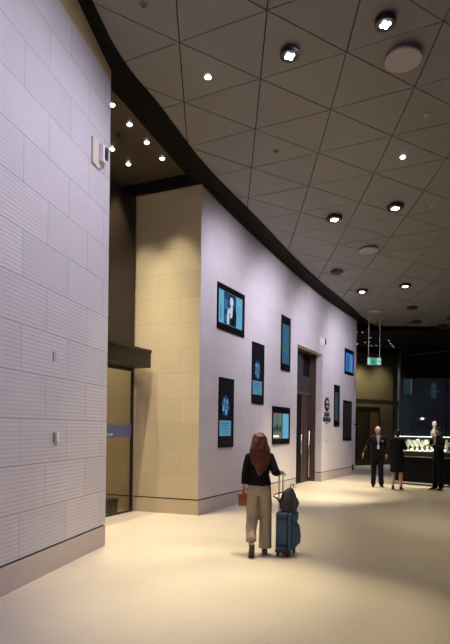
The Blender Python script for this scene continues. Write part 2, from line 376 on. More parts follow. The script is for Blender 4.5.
# round emblem and two rows of letters
r = thing('museum_sign', 'black round emblem over two rows of black letters on the wall right of the door', 'sign')
r.matrix_world = wall_at(wall_s(3.345, 17.26), z=0)
em = bmesh.new(); cyl(em, (0, 0), .225, 0, .02, 40, Matrix.Translation((0, 0, 2.50)) @ Matrix.Rotation(PI/2, 4, 'X'))
e = obj('emblem', em, M_MATBLK, r)
em = bmesh.new(); RM = Matrix.Translation((0, -.021, 2.50)) @ Matrix.Rotation(PI/2, 4, 'X')
prism(em, [(-.09, .03), (.09, .03), (.11, .09), (.06, .13), (-.06, .13), (-.11, .09)], 0, .004, RM)
prism(em, [(-.10, -.10), (.10, -.10), (.09, -.04), (.03, -.055), (-.03, -.03), (-.09, -.045)], 0, .004, RM)
obj('emblem_cutout', em, mat('sign_stone', (.5, .46, .45), .6), e)
def text(s, size, m, parent, M, name='lettering', ext=.006, sx=1):
    cu = bpy.data.curves.new('t', 'FONT'); cu.body = s; cu.size = size; cu.align_x = 'CENTER'; cu.extrude = ext; cu.offset = .006*size/.2
    t = bpy.data.objects.new('t', cu); C.objects.link(t); dg = bpy.context.evaluated_depsgraph_get()
    me = bpy.data.meshes.new_from_object(t.evaluated_get(dg)); bpy.data.objects.remove(t)
    me.transform(M @ Matrix.Diagonal((sx, 1, 1, 1))); return link(name, me, m, parent)
text('SAM', .20, M_MATBLK, r, Matrix.Translation((0, -.008, 2.10)) @ Matrix.Rotation(PI/2, 4, 'X'), sx=1.35, name='upper_lettering')
text('MUSEUM', .20, M_MATBLK, r, Matrix.Translation((0, -.008, 1.93)) @ Matrix.Rotation(PI/2, 4, 'X'), sx=.95, name='lower_lettering')
obj('underline', B(-.16, .16, -.012, 0, 1.865, 1.882), M_MATBLK, r)
r = thing('light_switch', 'slim grey switch plate on the front wall below the museum lettering', 'switch'); r.matrix_world = wall_at(wall_s(3.34, 17.25), z=1.22)
obj('plate', B(-.03, .03, -.01, 0, 0, .14), mat('grey_plate', (.35, .32, .3), .4), r, bevel=.003)
r = thing('door_contact', 'dark vertical fitting low at the far end of the front wall', 'fitting'); r.matrix_world = wall_at(wall_s(4.80, 19.72), z=.16)
obj('fitting_body', B(-.04, .04, -.03, 0, 0, .22), M_MATBLK, r, bevel=.004)
r = thing('coat_hook', 'small dark bracket sticking out at the far wall end beside the dark frame', 'bracket'); r.matrix_world = wall_at(wall_s(4.9, 19.88), z=1.86)
obj('bracket_plate', B(-.03, .03, -.02, 0, 0, .06), M_MATBLK, r)
obj('bracket_arm', B(-.015, .015, -.12, -.02, .0, .03), M_MATBLK, r)

# ------------------------------------------------------------------ screens
def pane(name, x0, x1, z0, z1, m, parent, lift=.0, poly=None):
    bm = bmesh.new()
    if poly: prism(bm, poly, 0, .0012, Matrix.Translation((0, lift, 0)) @ Matrix.Rotation(PI/2, 4, 'X'))
    else: box(bm, x0, x1, lift-.0012, lift, z0, z1)
    return obj(name, bm, m, parent)
def screen(a, b, z0, z1, label, draw, lit=(0, 0, 1, 1)):
    A = Vector((*a, 0)); Bv = Vector((*b, 0)); w = (Bv-A).length
    r = thing('wall_display', label, 'screen', group='framed displays on the front wall'); r.matrix_world = frame((a[0], a[1], z0), Bv-A) @ Matrix.Translation((0, -.012, 0))
    h = z1-z0
    obj('bezel', B(0, w, -.012, .012, 0, h), M_BLK, r, bevel=.002)
    draw(r, w, h); return r
cy = glow('screen_cyan', (.08, .24, .35), .9); cyb = glow('screen_bright_cyan', (.12, .38, .58), .9); pale = glow('screen_pale_blue', (.30, .55, .75), 1.1)
navy = glow('screen_navy', (.015, .05, .14), .8); skin_g = glow('screen_pale', (.50, .60, .75), .9); blk_g = glow('screen_black', (.002, .003, .005), 1)
pet = glow('screen_petal_blue', (.06, .15, .30), 1.0); pet2 = glow('screen_deep_blue', (.012, .035, .10), 1.0); petl = glow('screen_petal_pale', (.12, .26, .42), 1.0); ink = glow('screen_ink', (.03, .14, .25), .9)
mid = glow('screen_mid_blue', (.03, .11, .20), .8); grn = glow('screen_green', (.04, .2, .15), .6); brn = glow('screen_room_brown', (.16, .15, .11), .9)
wht = glow('screen_white', (.9, .8, .6), 1.2); teal = glow('screen_teal', (.08, .14, .15), 1); dimg = glow('screen_reflection', (.05, .07, .08), .6); blue2 = glow('screen_royal', (.03, .16, .55), .9)
def draw1(r, w, h):
    s = pane('screen', .04, w-.13, .14, h-.13, cyb, r, -.0125)
    pane('picture_backdrop', .26, w-.44, .145, h-.135, navy, s, -.014)
    pane('backdrop_patch', .28, .42, .45, .66, glow('screen_patch_blue', (.03, .14, .34), .9), s, -.0145)
    pane('backdrop_patch', .30, .44, .20, .34, glow('screen_patch_blue', (.03, .14, .34), .9), s, -.0145)
    pane('picture_arm', 0, 0, 0, 0, skin_g, s, -.015, [(.40, .16), (.50, .16), (.50, .40), (.60, .42), (.60, .47), (.46, .50), (.41, .40)])
    pane('picture_shirt', 0, 0, 0, 0, skin_g, s, -.0155, [(.54, .30), (.66, .30), (.70, .52), (.62, .57), (.54, .53)])
    pane('picture_suit', 0, 0, 0, 0, blk_g, s, -.0160, [(.52, .15), (.82, .15), (.84, .42), (.78, .54), (.67, .56), (.64, .34), (.58, .30)])
    pane('picture_hair', 0, 0, 0, 0, blk_g, s, -.0162, [(.61+.115*math.cos(t), .68+.115*math.sin(t)) for t in [k*PI/6 for k in range(12)]])
    pane('picture_face', 0, 0, 0, 0, skin_g, s, -.0172, [(.60+.085*math.cos(t), .65+.10*math.sin(t)) for t in [k*PI/6 for k in range(12)]])
    for k in range(7): pane('caption_line', .08, .10+.08*((k*37) % 5)/5+.04, .2+k*.045, .2+k*.045+.02, ink, s, -.014)
    for k in range(4): pane('text_line', w-.38, w-.22, .42+k*.06, .43+k*.06, ink, s, -.014)
screen((-.197, 10.617), (.386, 11.733), 3.70, 4.645, 'landscape black-framed display showing a person in a suit, topmost and largest lit one', draw1)
def flower(r, w, h, cx, cz, rx, rz, c0, c1, c2):
    s = pane('screen', .03, w-.06, .04, h-.04, blk_g, r, -.0125)
    rr = random.Random(int(cz*1000))
    def ragged(n, f, jit): return [(cx+rx*f*q*math.cos(t), cz+rz*f*q*math.sin(t)) for q, t in [((1 if k % 2 else .80)*(1-jit*rr.random()), 2*PI*k/n) for k in range(n)]]
    pane('petal_ring', 0, 0, 0, 0, pet2, s, -.0137, ragged(26, 1.02, .15))
    pane('petal_ring', 0, 0, 0, 0, pet, s, -.0143, ragged(22, .88, .3))
    for k in range(9):
        a = 2*PI*k/9+.3*rr.random(); px, pz = cx+rx*.55*math.cos(a), cz+rz*.58*math.sin(a); q = rr.uniform(.12, .26)
        pane('petal', 0, 0, 0, 0, petl if k % 2 else pet2, s, -.0150-.0002*(k % 2), [(px+rx*q*math.cos(t)*rr.uniform(.7, 1), pz+rz*q*1.3*math.sin(t)*rr.uniform(.7, 1)) for t in [m*PI/4 for m in range(8)]])
    pane('flower_heart', 0, 0, 0, 0, pet2, s, -.0165, [(cx+rx*.18, cz+rz*.5), (cx-rx*.05, cz+rz*.2), (cx+rx*.05, cz-rz*.1), (cx-rx*.18, cz-rz*.45), (cx-rx*.22, cz-rz*.1), (cx-rx*.2, cz+rz*.3)])
    pane('caption_card', .01, w-.14, c0, c1, cy, s, -.0145)
    for k in range(5): pane('text_line', .06+.02*(k % 2), w-.22-.03*(k % 2), c0+.05+k*.05, c0+.05+k*.05+(.016 if k < 3 else .03), ink, s, -.016)
screen((-.142, 10.723), (.165, 11.312), 1.275, 2.725, 'tall black display with a blue flower, lowest and nearest to the wall corner', lambda r, w, h: flower(r, w, h, .27, .87, .2, .25, .24, .56, 0))
screen((.598, 12.13), (.912, 12.724), 2.256, 3.69, 'tall black display with a blue flower, in the middle between two others', lambda r, w, h: flower(r, w, h, .27, .80, .2, .25, .22, .54, 0))
def draw4(r, w, h):
    s = pane('screen', .04, w-.10, .18, h-.22, mid, r, -.0125)
    pane('green_band', .05, w-.20, .50, .64, grn, s, -.014); pane('upper_band', .14, w-.20, .66, h-.30, glow('screen_slate', (.04, .12, .22), .8), s, -.014)
screen((1.429, 13.7), (1.733, 14.277), 3.22, 4.665, 'tall display showing plain blue picture with green patch, high left of the museum door', draw4)
def draw5(r, w, h):
    s = pane('screen', .04, w-.12, .14, h-.17, brn, r, -.0125)
    pane('window_picture', .10, .44, .42, .74, teal, s, -.014); pane('mullion', .26, .28, .42, .74, blk_g, s, -.0155)
    for k in range(6): pane('foliage_patch', .06+k*.1, .15+k*.1, .30+.05*(k % 2), .44+.04*(k % 3), glow('screen_dark_green', (.02, .035, .025), 1), s, -.0145)
    pane('bright_table', .04, .42, .18, .23, wht, s, -.0145); pane('green_strip', .56, .66, .145, h-.175, grn, s, -.0145)
    pane('caption_card', .68, w-.13, .145, h-.175, cyb, s, -.0148)
screen((1.18, 13.228), (1.75, 14.308), 1.28, 2.25, 'low black-framed display showing a room and cyan strip, behind the walking woman', draw5)
def draw6(r, w, h):
    s = pane('screen', .05, w-.13, .10, h-.15, blue2, r, -.0125)
    pane('picture_figure', .18, .42, .12, h-.25, mid, s, -.014); pane('picture_strip', w-.42, w-.24, .10, h-.17, cy, s, -.014)
screen((4.254, 18.8), (4.77, 19.66), 3.69, 4.602, 'blue-lit display high at the far end of the front wall', draw6)
screen((3.692, 17.86), (3.975, 18.34), 1.79, 3.206, 'tall narrow dim grey display between museum lettering and far wall end', lambda r, w, h: [pane('screen', .03, w-.18, .2, h-.25, dimg, r, -.0125), pane('reflection_glow', .06, w-.22, .35, .75, glow('screen_reflection_low', (.03, .05, .06), .8), r, -.014)])  # grey-blue reflection on this display, painted as dim glowing panes
screen((4.196, 18.71), (4.685, 19.52), 1.29, 2.725, 'tall switched-off display with brown screen at far wall end', lambda r, w, h: [pane('screen', .07, w-.07, .09, h-.08, mat('off_screen', (.035, .028, .024), .3), r, -.0125)])

# ------------------------------------------------------------------ devices on the left wall
ld = Vector((.21205, 1, 0)).normalized()
def LM(y, z): return frame((LWx(y), y, z), ld)
r = thing('security_camera_box', 'beige plate with white and black device high on the left wall near its edge', 'device'); r.matrix_world = LM(6.87, 5.14)
obj('back_plate', B(0, .20, -.03, 0, 0, .34), M_BEIGE, r, bevel=.004)
d = obj('device_body', B(.17, .27, -.09, 0, .09, .33), M_WHITE, r, bevel=.008)
obj('device_lens', B(.22, .29, -.11, -.09, .14, .30), M_MATBLK, r, bevel=.006)
obj('lower_bracket', B(.20, .26, -.06, 0, .03, .09), M_STEEL, r)
r = thing('wall_hatch', 'small pale square hatch set in ribbed left wall at head height', 'hatch'); r.matrix_world = LM(6.0, 2.41)
obj('hatch_frame', B(0, .10, -.006, 0, 0, .125), mat('pale_hatch', (.55, .52, .52), .5), r); obj('slot', B(.008, .018, -.009, -.006, .01, .115), M_MATBLK, r); obj('hatch_cover', B(.045, .085, -.010, -.006, .02, .105), mat('pale_cover', (.5, .47, .47), .5), r)
r = thing('light_switch', 'white switch with dark edge on the left wall, below the pale hatch', 'switch'); r.matrix_world = LM(6.03, 1.49)
obj('switch_box', B(0, .035, -.02, 0, 0, .115), mat('dark_switch', (.25, .23, .23), .4), r, bevel=.004); obj('rocker', B(.035, .10, -.03, 0, 0, .115), M_WHITE, r, bevel=.005)

# ------------------------------------------------------------------ fixtures in the panelled ceiling
def cup(bm, R, depth, n=36, sq=1.0):
    """lathe of a lipped can, open towards the floor; sq<1 squares the outline off"""
    prof = [(R, .0), (R, -depth), (R*.93, -depth-.008), (R*.88, -depth), (0, -depth)]
    def P(r, t):
        c, s = math.cos(t), math.sin(t)
        if sq < 1: c = math.copysign(abs(c)**sq, c); s = math.copysign(abs(s)**sq, s)
        return c*r, s*r
    rings = []
    for r_, z in prof[:-1]: rings.append([bm.verts.new((*P(r_, 2*PI*k/n), z)) for k in range(n)])
    for a, b in zip(rings, rings[1:]):
        for k in range(n): bm.faces.new((a[k], a[(k+1) % n], b[(k+1) % n], b[k]))
    bm.faces.new(rings[-1]); bm.faces.new(rings[0][::-1]); return bm
M_LAMPOFF = mat('unlit_lens', (.09, .085, .08), .25); M_CAN = mat('black_can', (.02, .013, .010), .45)
def clover(x, y, on, label, R=.14, sq=.6, n=4, rot=0):
    r = thing('cluster_downlight', label, 'downlight', (x, y, hc(y)), rot, 'black cluster downlights in the main ceiling')
    obj('housing', cup(bmesh.new(), R, .06, sq=sq), M_CAN, r)
    for k in range(4):
        a = PI/4+k*PI/2
        ml = G_LAMP if (on == 4 or (on == 2 and k in (0, 1, 2, 3))) else M_LAMPOFF
        obj('lamp_lens', ball(bmesh.new(), (.34*R*math.cos(a), .34*R*math.sin(a), -.063), (.21*R, .21*R, .018)), ml, r)
CL = [(.81, 7.12, 4, 'lit round cluster downlight nearest above the woman', .13, 1), (1.97, 6.67, 4, 'lit round cluster downlight beside the large ceiling disc', .13, 1),
      (2.28, 11.22, 4, 'lit black cluster downlight, left one of the second pair', .15, .6), (3.42, 10.72, 4, 'lit black cluster downlight, right one of the second pair', .15, .6),
      (3.0, 14.35, 0, 'unlit black cluster downlight between the second pair and the far ceiling', .15, .6),
      (4.13, 16.02, 4, 'lit cluster downlight above the far half of the front wall', .15, .6), (5.24, 15.43, 4, 'lit cluster downlight right of the far round ceiling disc', .15, .6),
      (6.33, 17.92, 0, 'unlit cluster downlight, nearest of the dark far ones', .16, .6), (7.26, 20.06, 0, 'unlit cluster downlight closest to the ceiling rim', .16, .6),
      (8.3, 19.3, 0, 'unlit cluster downlight at the right picture edge, nearer one', .16, .6), (8.52, 20.66, 0, 'unlit cluster downlight at the right edge just before the lit one', .16, .6),
      (9.1, 22.04, 4, 'farthest lit cluster downlight close to the black rim', .15, .6)]
for x, y, on, lab, R, sq in CL: clover(x, y, on, lab, R, sq, rot=.3)
for x, y, lab, on in ((-.31, 7.53, 'small round lit downlight nearest to the black rim', 1), (3.04, 9.16, 'small round lit downlight below the large ceiling disc', 1)):
    r = thing('small_downlight', lab, 'downlight', (x, y, hc(y)), 0, 'small round downlights in the panels')
    obj('trim_ring', cyl(bmesh.new(), (0, 0), .055, -.008, .0, 24), mat('pale_ring', (.4, .37, .34), .4), r)
    obj('lamp_lens', ball(bmesh.new(), (0, 0, -.008), (.045, .045, .014)), G_LAMP, r)
for x, y, R, lab in ((2.37, 7.18, .245, 'large pale round ceiling disc nearest to the viewer'), (3.44, 12.82, .23, 'pale round ceiling disc in the middle of the ceiling'), (5.22, 18.46, .24, 'pale round ceiling disc farthest away above the exit sign')):
    r = thing('ceiling_speaker', lab, 'ceiling speaker', (x, y, hc(y)), 0, 'round ceiling discs')
    obj('mounting_ring', cyl(bmesh.new(), (0, 0), R*.97, -.03, .0, 48), mat('taupe_ring', (.2, .175, .16), .5), r)
    obj('cover_disc', cyl(bmesh.new(), (0, 0), R, -.055, -.03, 48), mat('pale_grille', (.42, .385, .365), .55), r, bevel=.006)
for x, y, lab in ((3.08, 8.18, 'tiny pale sprinkler head right below the large ceiling disc'), (4.17, 10.72, 'tiny pale sprinkler head at the right edge of the ceiling'), (-1.08, 6.53, 'small dark sprinkler head at the top of the ceiling near the rim'), (.82, 9.05, 'faint small sprinkler head in the middle of the near ceiling')):
    r = thing('sprinkler', lab, 'sprinkler', (x, y, hc(y)), 0, 'ceiling sprinklers')
    pm = mat('sprinkler_pale', (.55, .5, .42), .4) if x > 2 else mat('sprinkler_taupe', (.2, .17, .155), .5)
    obj('escutcheon', cyl(bmesh.new(), (0, 0), .045, -.012, 0, 20, r2=.05), pm, r); obj('sprinkler_head', cyl(bmesh.new(), (0, 0), .018, -.035, -.012, 12), pm, r)

# exit sign on two rods
EX, EY = 5.04, 18.72
r = thing('exit_sign', 'green and white running man exit sign hanging on two rods', 'exit sign', (EX, EY, 3.99))
obj('case', B(0, .50, .0, .06, 0, .27), M_MATBLK, r, bevel=.004)
f = obj('lit_face', B(.012, .488, -.006, 0, .012, .258), glow('exit_pale', (.45, .72, .62), .75), r)
obj('green_field', B(.10, .34, -.009, -.007, .014, .256), glow('exit_green', (.05, .50, .30), .6), f)
EM = Matrix.Translation((0, -.010, 0)) @ Matrix.Rotation(PI/2, 4, 'X')
rm = bmesh.new()
for k, pl in enumerate(([(.21, .20), (.235, .215), (.25, .20), (.235, .185)], [(.19, .18), (.235, .175), (.225, .11), (.20, .11)], [(.20, .115), (.225, .115), (.25, .08), (.26, .03), (.24, .03), (.23, .07)], [(.20, .115), (.22, .11), (.19, .07), (.15, .05), (.15, .07)], [(.19, .18), (.16, .15), (.15, .16), (.19, .195)], [(.23, .175), (.27, .14), (.26, .13), (.225, .155)])): prism(rm, pl, 0, .002, EM)
obj('running_figure', rm, glow('exit_dark_green', (.01, .16, .10), .6), f)
obj('arrow', prism(bmesh.new(), [(.38, .12), (.43, .12), (.43, .09), (.475, .135), (.43, .18), (.43, .15), (.38, .15)], 0, .002, EM), glow('exit_mid', (.2, .5, .4), .6), f)
for x in (.05, .45): obj('rod', tube(bmesh.new(), [(x, .03, .26), (x, .03, hc(EY)-3.99)], .011, 8), mat('grey_rod', (.35, .35, .34), .4, metal=.5), r)

# ------------------------------------------------------------------ far end: black ceiling, stone wall behind glazing, navy glass
struct(obj('ceiling_far', B(3.5, 17, 20.9, 29, 5.63, 5.72), M_BLACK))
M_OLIVE = stone('olive_stone', (.30, .265, .19), bw=1.2, joint=.6)
BW = frame((5.6, 24.35, 0), (2.55, 1.42, 0))   # x along the glazing
struct(ribbon_wall('wall_back', [(3.4, 23.8), (5.4, 24.95), (8.5, 26.65)], 0, 5.63, .2, M_OLIVE))
r = bpy.data.objects.new('window_1', None); C.objects.link(r); struct(r); r.matrix_world = BW
obj('glass_pane', B(-1.5, 3.42, 0, .01, 0.05, 5.35), M_GLASS, r)
for x in (.47, -.6): obj('mullion', B(x, x+.05, -.03, .04, 0, 5.37), M_MATBLK, r)
obj('end_post', B(3.38, 3.50, -.05, .06, 0, 5.63), mat('grey_post', (.16, .155, .14), .4, metal=.3), r)
obj('transom_band', B(-1.5, 3.4, -.04, .06, 2.92, 3.13), mat('dark_transom', (.05, .038, .02), .5), r)
obj('header_band', B(-1.5, 3.4, -.04, .10, 5.35, 5.63), M_BLACK, r)
obj('sill', B(-1.5, 3.4, -.04, .06, 0, .06), M_MATBLK, r)
# inner doorway in the far stone wall
r = bpy.data.objects.new('door_3', None); C.objects.link(r); struct(r); r.matrix_world = BW @ Matrix.Translation((1.0, .42, 0))
obj('door_frame', B(0, 1.55, -.04, .04, 2.62, 2.80), mat('dark_frame', (.04, .032, .02), .5), r)
for x in (0, .82, 1.5): obj('door_post', B(x, x+.06, -.04, .04, 0, 2.62), mat('dark_frame', (.04, .032, .02), .5), r)
obj('door_leaf', B(.06, .82, -.012, .012, 0, 2.62), mat('brown_leaf', (.13, .095, .05), .4), r)
obj('door_leaf', B(.88, 1.5, -.012, .012, 0, 2.62), mat('olive_leaf', (.3, .25, .15), .4), r)
# right hand dark glazing
NX = (8.72, 26.05)
M_NAVY = mat('navy_wall', (.15, .22, .26), .5, noise_amt=.3, noise_scale=.6)
struct(ribbon_wall('wall_navy', [(8.3, 27.6), (17, 27.9)], 0, 5.6, .2, M_NAVY))
struct(ribbon_wall('trim_9', [(8.75, 26.1), (17, 24.8)], 4.27, 5.63, .12, M_BLACK))
struct(ribbon_wall('trim_10', [(8.7, 25.6), (13.5, 23.7)], lambda p: 5.3+.09*(p[0]-8.7), lambda p: 5.34+.09*(p[0]-8.7), .05, mat('grey_rail', (.12, .11, .10), .4)))
r = bpy.data.objects.new('window_2', None); C.objects.link(r); struct(r); r.matrix_world = frame((8.75, 26.1, 0), (8.25, -1.3, 0))
obj('glass_pane', B(0, 8, 0.02, .03, .02, 4.27), glass('navy_glass', (.75, .8, .8)), r)
for x in (2.1, 4.2): obj('mullion', B(x, x+.05, 0, .05, 0, 4.27), M_MATBLK, r)
wg = glow('night_window_blue', (.05, .085, .11), .4)
for i, (x, z, w, h) in enumerate([(10.05, 3.92, .42, .80), (13.2, 3.75, .45, .7)]):
    rr = bpy.data.objects.new('window_%d' % (3+i), None); C.objects.link(rr); struct(rr); rr.location = (x-.7, 27.55, z-.35)
    obj('pane', B(0, w, -.02, 0, 0, h), wg, rr); obj('bright_strip', B(w-.06, w, -.03, -.02, 0, h), glow('night_window_pale', (.10, .18, .20), .6), rr)
rr = bpy.data.objects.new('window_5', None); C.objects.link(rr); struct(rr); rr.location = (10.8, 27.55, 3.5)
obj('pane', B(.0, .25, -.02, 0, -.1, .7), wg, rr); obj('transom', B(-.2, .45, -.03, -.02, .2, .26), glow('night_cross', (.05, .10, .13), .5), rr)
# small frame with warm lamp, reflected doorway behind the counter
rr = bpy.data.objects.new('door_4', None); C.objects.link(rr); struct(rr); rr.location = (9.75, 27.45, 0)
fr = mat('grey_portal', (.14, .13, .12), .5)
obj('portal_lintel', B(0, 2.2, -.1, .1, 2.2, 2.38), fr, rr); obj('portal_post', B(0, .15, -.1, .1, 0, 2.2), fr, rr); obj('portal_post', B(2.05, 2.2, -.1, .1, 0, 2.2), fr, rr)
r = thing('portal_lamp', 'tiny bright lamp on the grey portal far behind the counter', 'lamp', (10.25, 27.28, 2.30)); obj('lamp_glass', ball(bmesh.new(), (0, 0, 0), (.09, .05, .04)), glow('portal_glow', (1, .9, .7), 5), r); obj('lamp_base', B(-.04, .04, .03, .08, -.03, .03), M_MATBLK, r)
struct(ribbon_wall('wall_blocker_right', [(12.8, 27.5), (12.9, 13.5)], 0, 5.63, .2, M_NAVY))  # unseen wall added to keep ambient light out of the far end
# spots in the black ceiling
for x, y in ((5.2, 20.95), (5.45, 21.0), (6.35, 23.3), (5.95, 23.8), (6.2, 23.4), (6.0, 24.0), (7.4, 23.65), (7.62, 24.1), (7.85, 24.6), (6.75, 24.35), (6.95, 24.3), (6.55, 24.1), (6.1, 22.2), (7.1, 22.9)):
    r = thing('track_spot', 'tiny white spotlight in the black ceiling beyond the main ceiling rim', 'spotlight', (x, y, 5.63), 0, 'tiny spots in the black far ceiling')
    obj('spot_can', cyl(bmesh.new(), (0, 0), .04, -.05, 0, 12), M_MATBLK, r); obj('lamp_lens', ball(bmesh.new(), (0, 0, -.05), (.03, .03, .012)), glow('spot_dim', (1, .95, .85), 1.0), r)

# ------------------------------------------------------------------ display counter with glass vitrine
CM = frame((5.30, 16.55, 0), (1.05, -.85, 0))      # x along front, y away from viewer
r = thing('display_counter', 'black display counter with glass vitrine behind the three standing people', 'counter'); r.matrix_world = CM
CL_ = 1.75; CD = .75
obj('body', B(.05, CL_-.05, .05, CD-.05, .10, .86), M_BLK, r, bevel=.01)
obj('plinth', B(.12, CL_-.12, .12, CD-.12, .04, .10), M_MATBLK, r)
obj('glow_strip', B(.10, CL_-.10, .07, .11, .045, .075), glow('plinth_glow', (1, .9, .7), .35), r)
obj('foot', B(.2, CL_-.2, .2, CD-.2, 0, .04), M_MATBLK, r)
obj('counter_top', B(0, CL_, 0, CD, .86, .885), M_MATBLK, r, bevel=.004)
obj('steel_edge', B(0, CL_, -.008, 0, .862, .883), M_STEEL, r)
obj('upper_tier', B(.02, CL_-.02, .03, CD-.02, .885, 1.03), M_MATBLK, r)
obj('display_base', B(.04, CL_-.04, .04, CD-.04, 1.03, 1.05), mat('ivory_felt', (.7, .68, .6), .8), r)
vt = bmesh.new()
for a in ((.03, CL_-.03, .03, .04), (.03, CL_-.03, CD-.04, CD-.03), (.03, .04, .04, CD-.04), (CL_-.04, CL_-.03, .04, CD-.04)): box(vt, *a, 1.05, 1.50)
box(vt, .03, CL_-.03, .03, CD-.03, 1.50, 1.51)
obj('vitrine_glass', vt, M_GLASSV, r)
obj('light_rail', B(.05, CL_-.05, .05, .07, 1.485, 1.498), glow('vitrine_rail', (1, .95, .8), 5), r)
# crystal stemware and tealights in the vitrine
M_CRYS = mat('frosted_crystal', (.85, .88, .80), .15, emit=None, spec=.8)
def goblet(x, y, h, sc, label, m):
    g = thing('glass_goblet', label, 'glass', CM @ Vector((x, y, 1.05)), 0, 'pale glassware in the vitrine')
    bm = bmesh.new(); P = [(.03, 0), (.03, .004), (.005, .012), (.005, .45*h), (.03, .6*h), (.036, .8*h), (.030, h)]
    n = 14; rings = [[bm.verts.new((rr_*sc*math.cos(2*PI*k/n), rr_*sc*math.sin(2*PI*k/n), z)) for k in range(n)] for rr_, z in P]
    for a, b in zip(rings, rings[1:]):
        for k in range(n): bm.faces.new((a[k], a[(k+1) % n], b[(k+1) % n], b[k]))
    bm.faces.new(rings[0][::-1]); obj('bowl', bm, m, g, smooth=True)
for row in range(3):
    for k in range(11):
        x = .15+k*.145+.04*(row % 2); y = .17+row*.19; h = .22+.14*random.random()
        goblet(x, y, h, 1.7, 'pale glass goblet in the lit vitrine, %s row' % ('front', 'middle', 'back')[row], M_CRYS)
for k in range(9):
    x = .22+k*.165
    g = thing('tealight', 'small glowing light on the vitrine base between the goblets', 'light', CM @ Vector((x, .10, 1.05)), 0, 'small lights along the vitrine front')
    obj('cup', cyl(bmesh.new(), (0, 0), .028, 0, .03, 14), M_CRYS, g); obj('flame', ball(bmesh.new(), (0, 0, .045), (.028, .028, .022)), glow('tealight_glow', (1, .93, .72), 6), g)
# rounded side stand at the right end of the counter
r = thing('side_stand', 'low black stand with pale glowing rim at the right end of the counter', 'stand', (6.95, 16.75, 0))
st = bmesh.new(); cyl(st, (0, 0), .30, .12, .66, 32); obj('drum', st, M_MATBLK, r); st = bmesh.new(); cyl(st, (0, 0), .33, .66, .72, 32); obj('rim', st, M_WHITE, r); obj('base_glow', cyl(bmesh.new(), (0, 0), .27, .06, .12, 32), glow('stand_glow', (1, .9, .7), 1.2), r); obj('base', cyl(bmesh.new(), (0, 0), .31, 0, .06, 32), M_MATBLK, r)

# ------------------------------------------------------------------ people
def union(name, bm, m, parent, voxel=.008, smooth=3, fold=0, fscale=6, fstretch=(1, 1, .35)):
    bmesh.ops.recalc_face_normals(bm, faces=bm.faces[:])
    me = bpy.data.meshes.new('tmp'); bm.to_mesh(me); bm.free(); t = bpy.data.objects.new('tmp', me); C.objects.link(t)
    md = t.modifiers.new('r', 'REMESH'); md.mode = 'VOXEL'; md.voxel_size = voxel; md.use_smooth_shade = True
    s = t.modifiers.new('s', 'SMOOTH'); s.iterations = smooth; s.factor = .5
    dg = bpy.context.evaluated_depsgraph_get(); me2 = bpy.data.meshes.new_from_object(t.evaluated_get(dg)); bpy.data.objects.remove(t)
    if fold:
        ns = [v.normal.copy() for v in me2.vertices]
        for v, n in zip(me2.vertices, ns):
            q = Vector((v.co.x*fstretch[0], v.co.y*fstretch[1], v.co.z*fstretch[2]))*fscale
            v.co += n*(noise.noise(q)+.5*noise.noise(q*2.3))*fold
    me2.materials.clear(); o = link(name, me2, m, parent, smooth=True); o.data.name = name
    return o
def hand(bm, w, d, palm, s=1.0, curl=.5, thumb=1, grip=False):
    """palm plus five separate fingers. d = pointing direction, palm = palm normal, thumb = side"""
    d = Vector(d).normalized(); p = Vector(palm); p = (p-d*p.dot(d)).normalized(); a = d.cross(p)*thumb; w = Vector(w)
    tube(bm, [w-d*.02*s, w+d*.03*s, w+d*.075*s, w+d*.095*s], [(.021*s, .017*s), (.032*s, .016*s), (.038*s, .015*s), (.034*s, .011*s)], 12, ref=p)
    for k, ln in enumerate((.068, .078, .073, .057)):
        b = w+d*.085*s+a*(.027-.018*k)*s; ang = curl*.6; pts = [b-d*.02*s, b]; q = b
        for seg in (.45, .32, .23):
            dd = d*math.cos(ang)+p*math.sin(ang); q = q+dd*ln*seg*s; pts.append(q.copy()); ang += curl*1.1
        tube(bm, pts, [.0085*s, .0088*s, .0082*s, .0076*s, .006*s], 8, ref=p)
    b = w+d*.02*s+a*.024*s; t1 = b+(d*.55+a*.7+p*.35).normalized()*.042*s; t2 = t1+(d*.75+a*.25+p*(.3+curl*.5)).normalized()*.03*s; t3 = t2+(d*.8+p*(.2+curl)).normalized()*.023*s
    tube(bm, [b-a*.01*s, b, t1, t2, t3], [.011*s, .0125*s, .0105*s, .0092*s, .0065*s], 8, ref=p)
def head(bm, c, rot, s=1.0):
    """skull, jaw, nose, lips, ears, brow; looks along +y of rot"""
    Mh = Matrix.Translation(c) @ rot @ Matrix.Scale(s, 4)
    ball(bm, (0, -.012, .03), (.074, .093, .085), Mh); ball(bm, (0, .012, -.03), (.058, .072, .078), Mh); ball(bm, (0, .048, -.085), (.030, .028, .024), Mh)
    tube(bm, [(0, .078, .02), (0, .096, -.012), (0, .104, -.032), (0, .085, -.042)], [.008, .011, .015, .012], 8, ref=(1, 0, 0), M=Mh)
    tube(bm, [(-.045, .065, .028), (0, .083, .032), (.045, .065, .028)], .011, 8, ref=(0, 0, 1), M=Mh)
    ball(bm, (0, .078, -.058), (.025, .012, .006), Mh); ball(bm, (0, .077, -.067), (.021, .012, .007), Mh)
    for sx in (-1, 1):
        ball(bm, (sx*.076, -.01, -.008), (.009, .02, .032), Mh); ball(bm, (sx*.04, .055, -.03), (.022, .022, .025), Mh)
    return Mh
def eyes(Mh, parent):
    for sx in (-1, 1):
        e = obj('eye', ball(bmesh.new(), (sx*.030, .075, .006), (.013, .009, .008), Mh, 12), mat('eye_white', (.7, .68, .65), .3), parent, True)
        obj('iris', ball(bmesh.new(), (sx*.030, .083, .006), (.006, .003, .006), Mh, 10), mat('iris', (.03, .02, .015), .2), e, True)
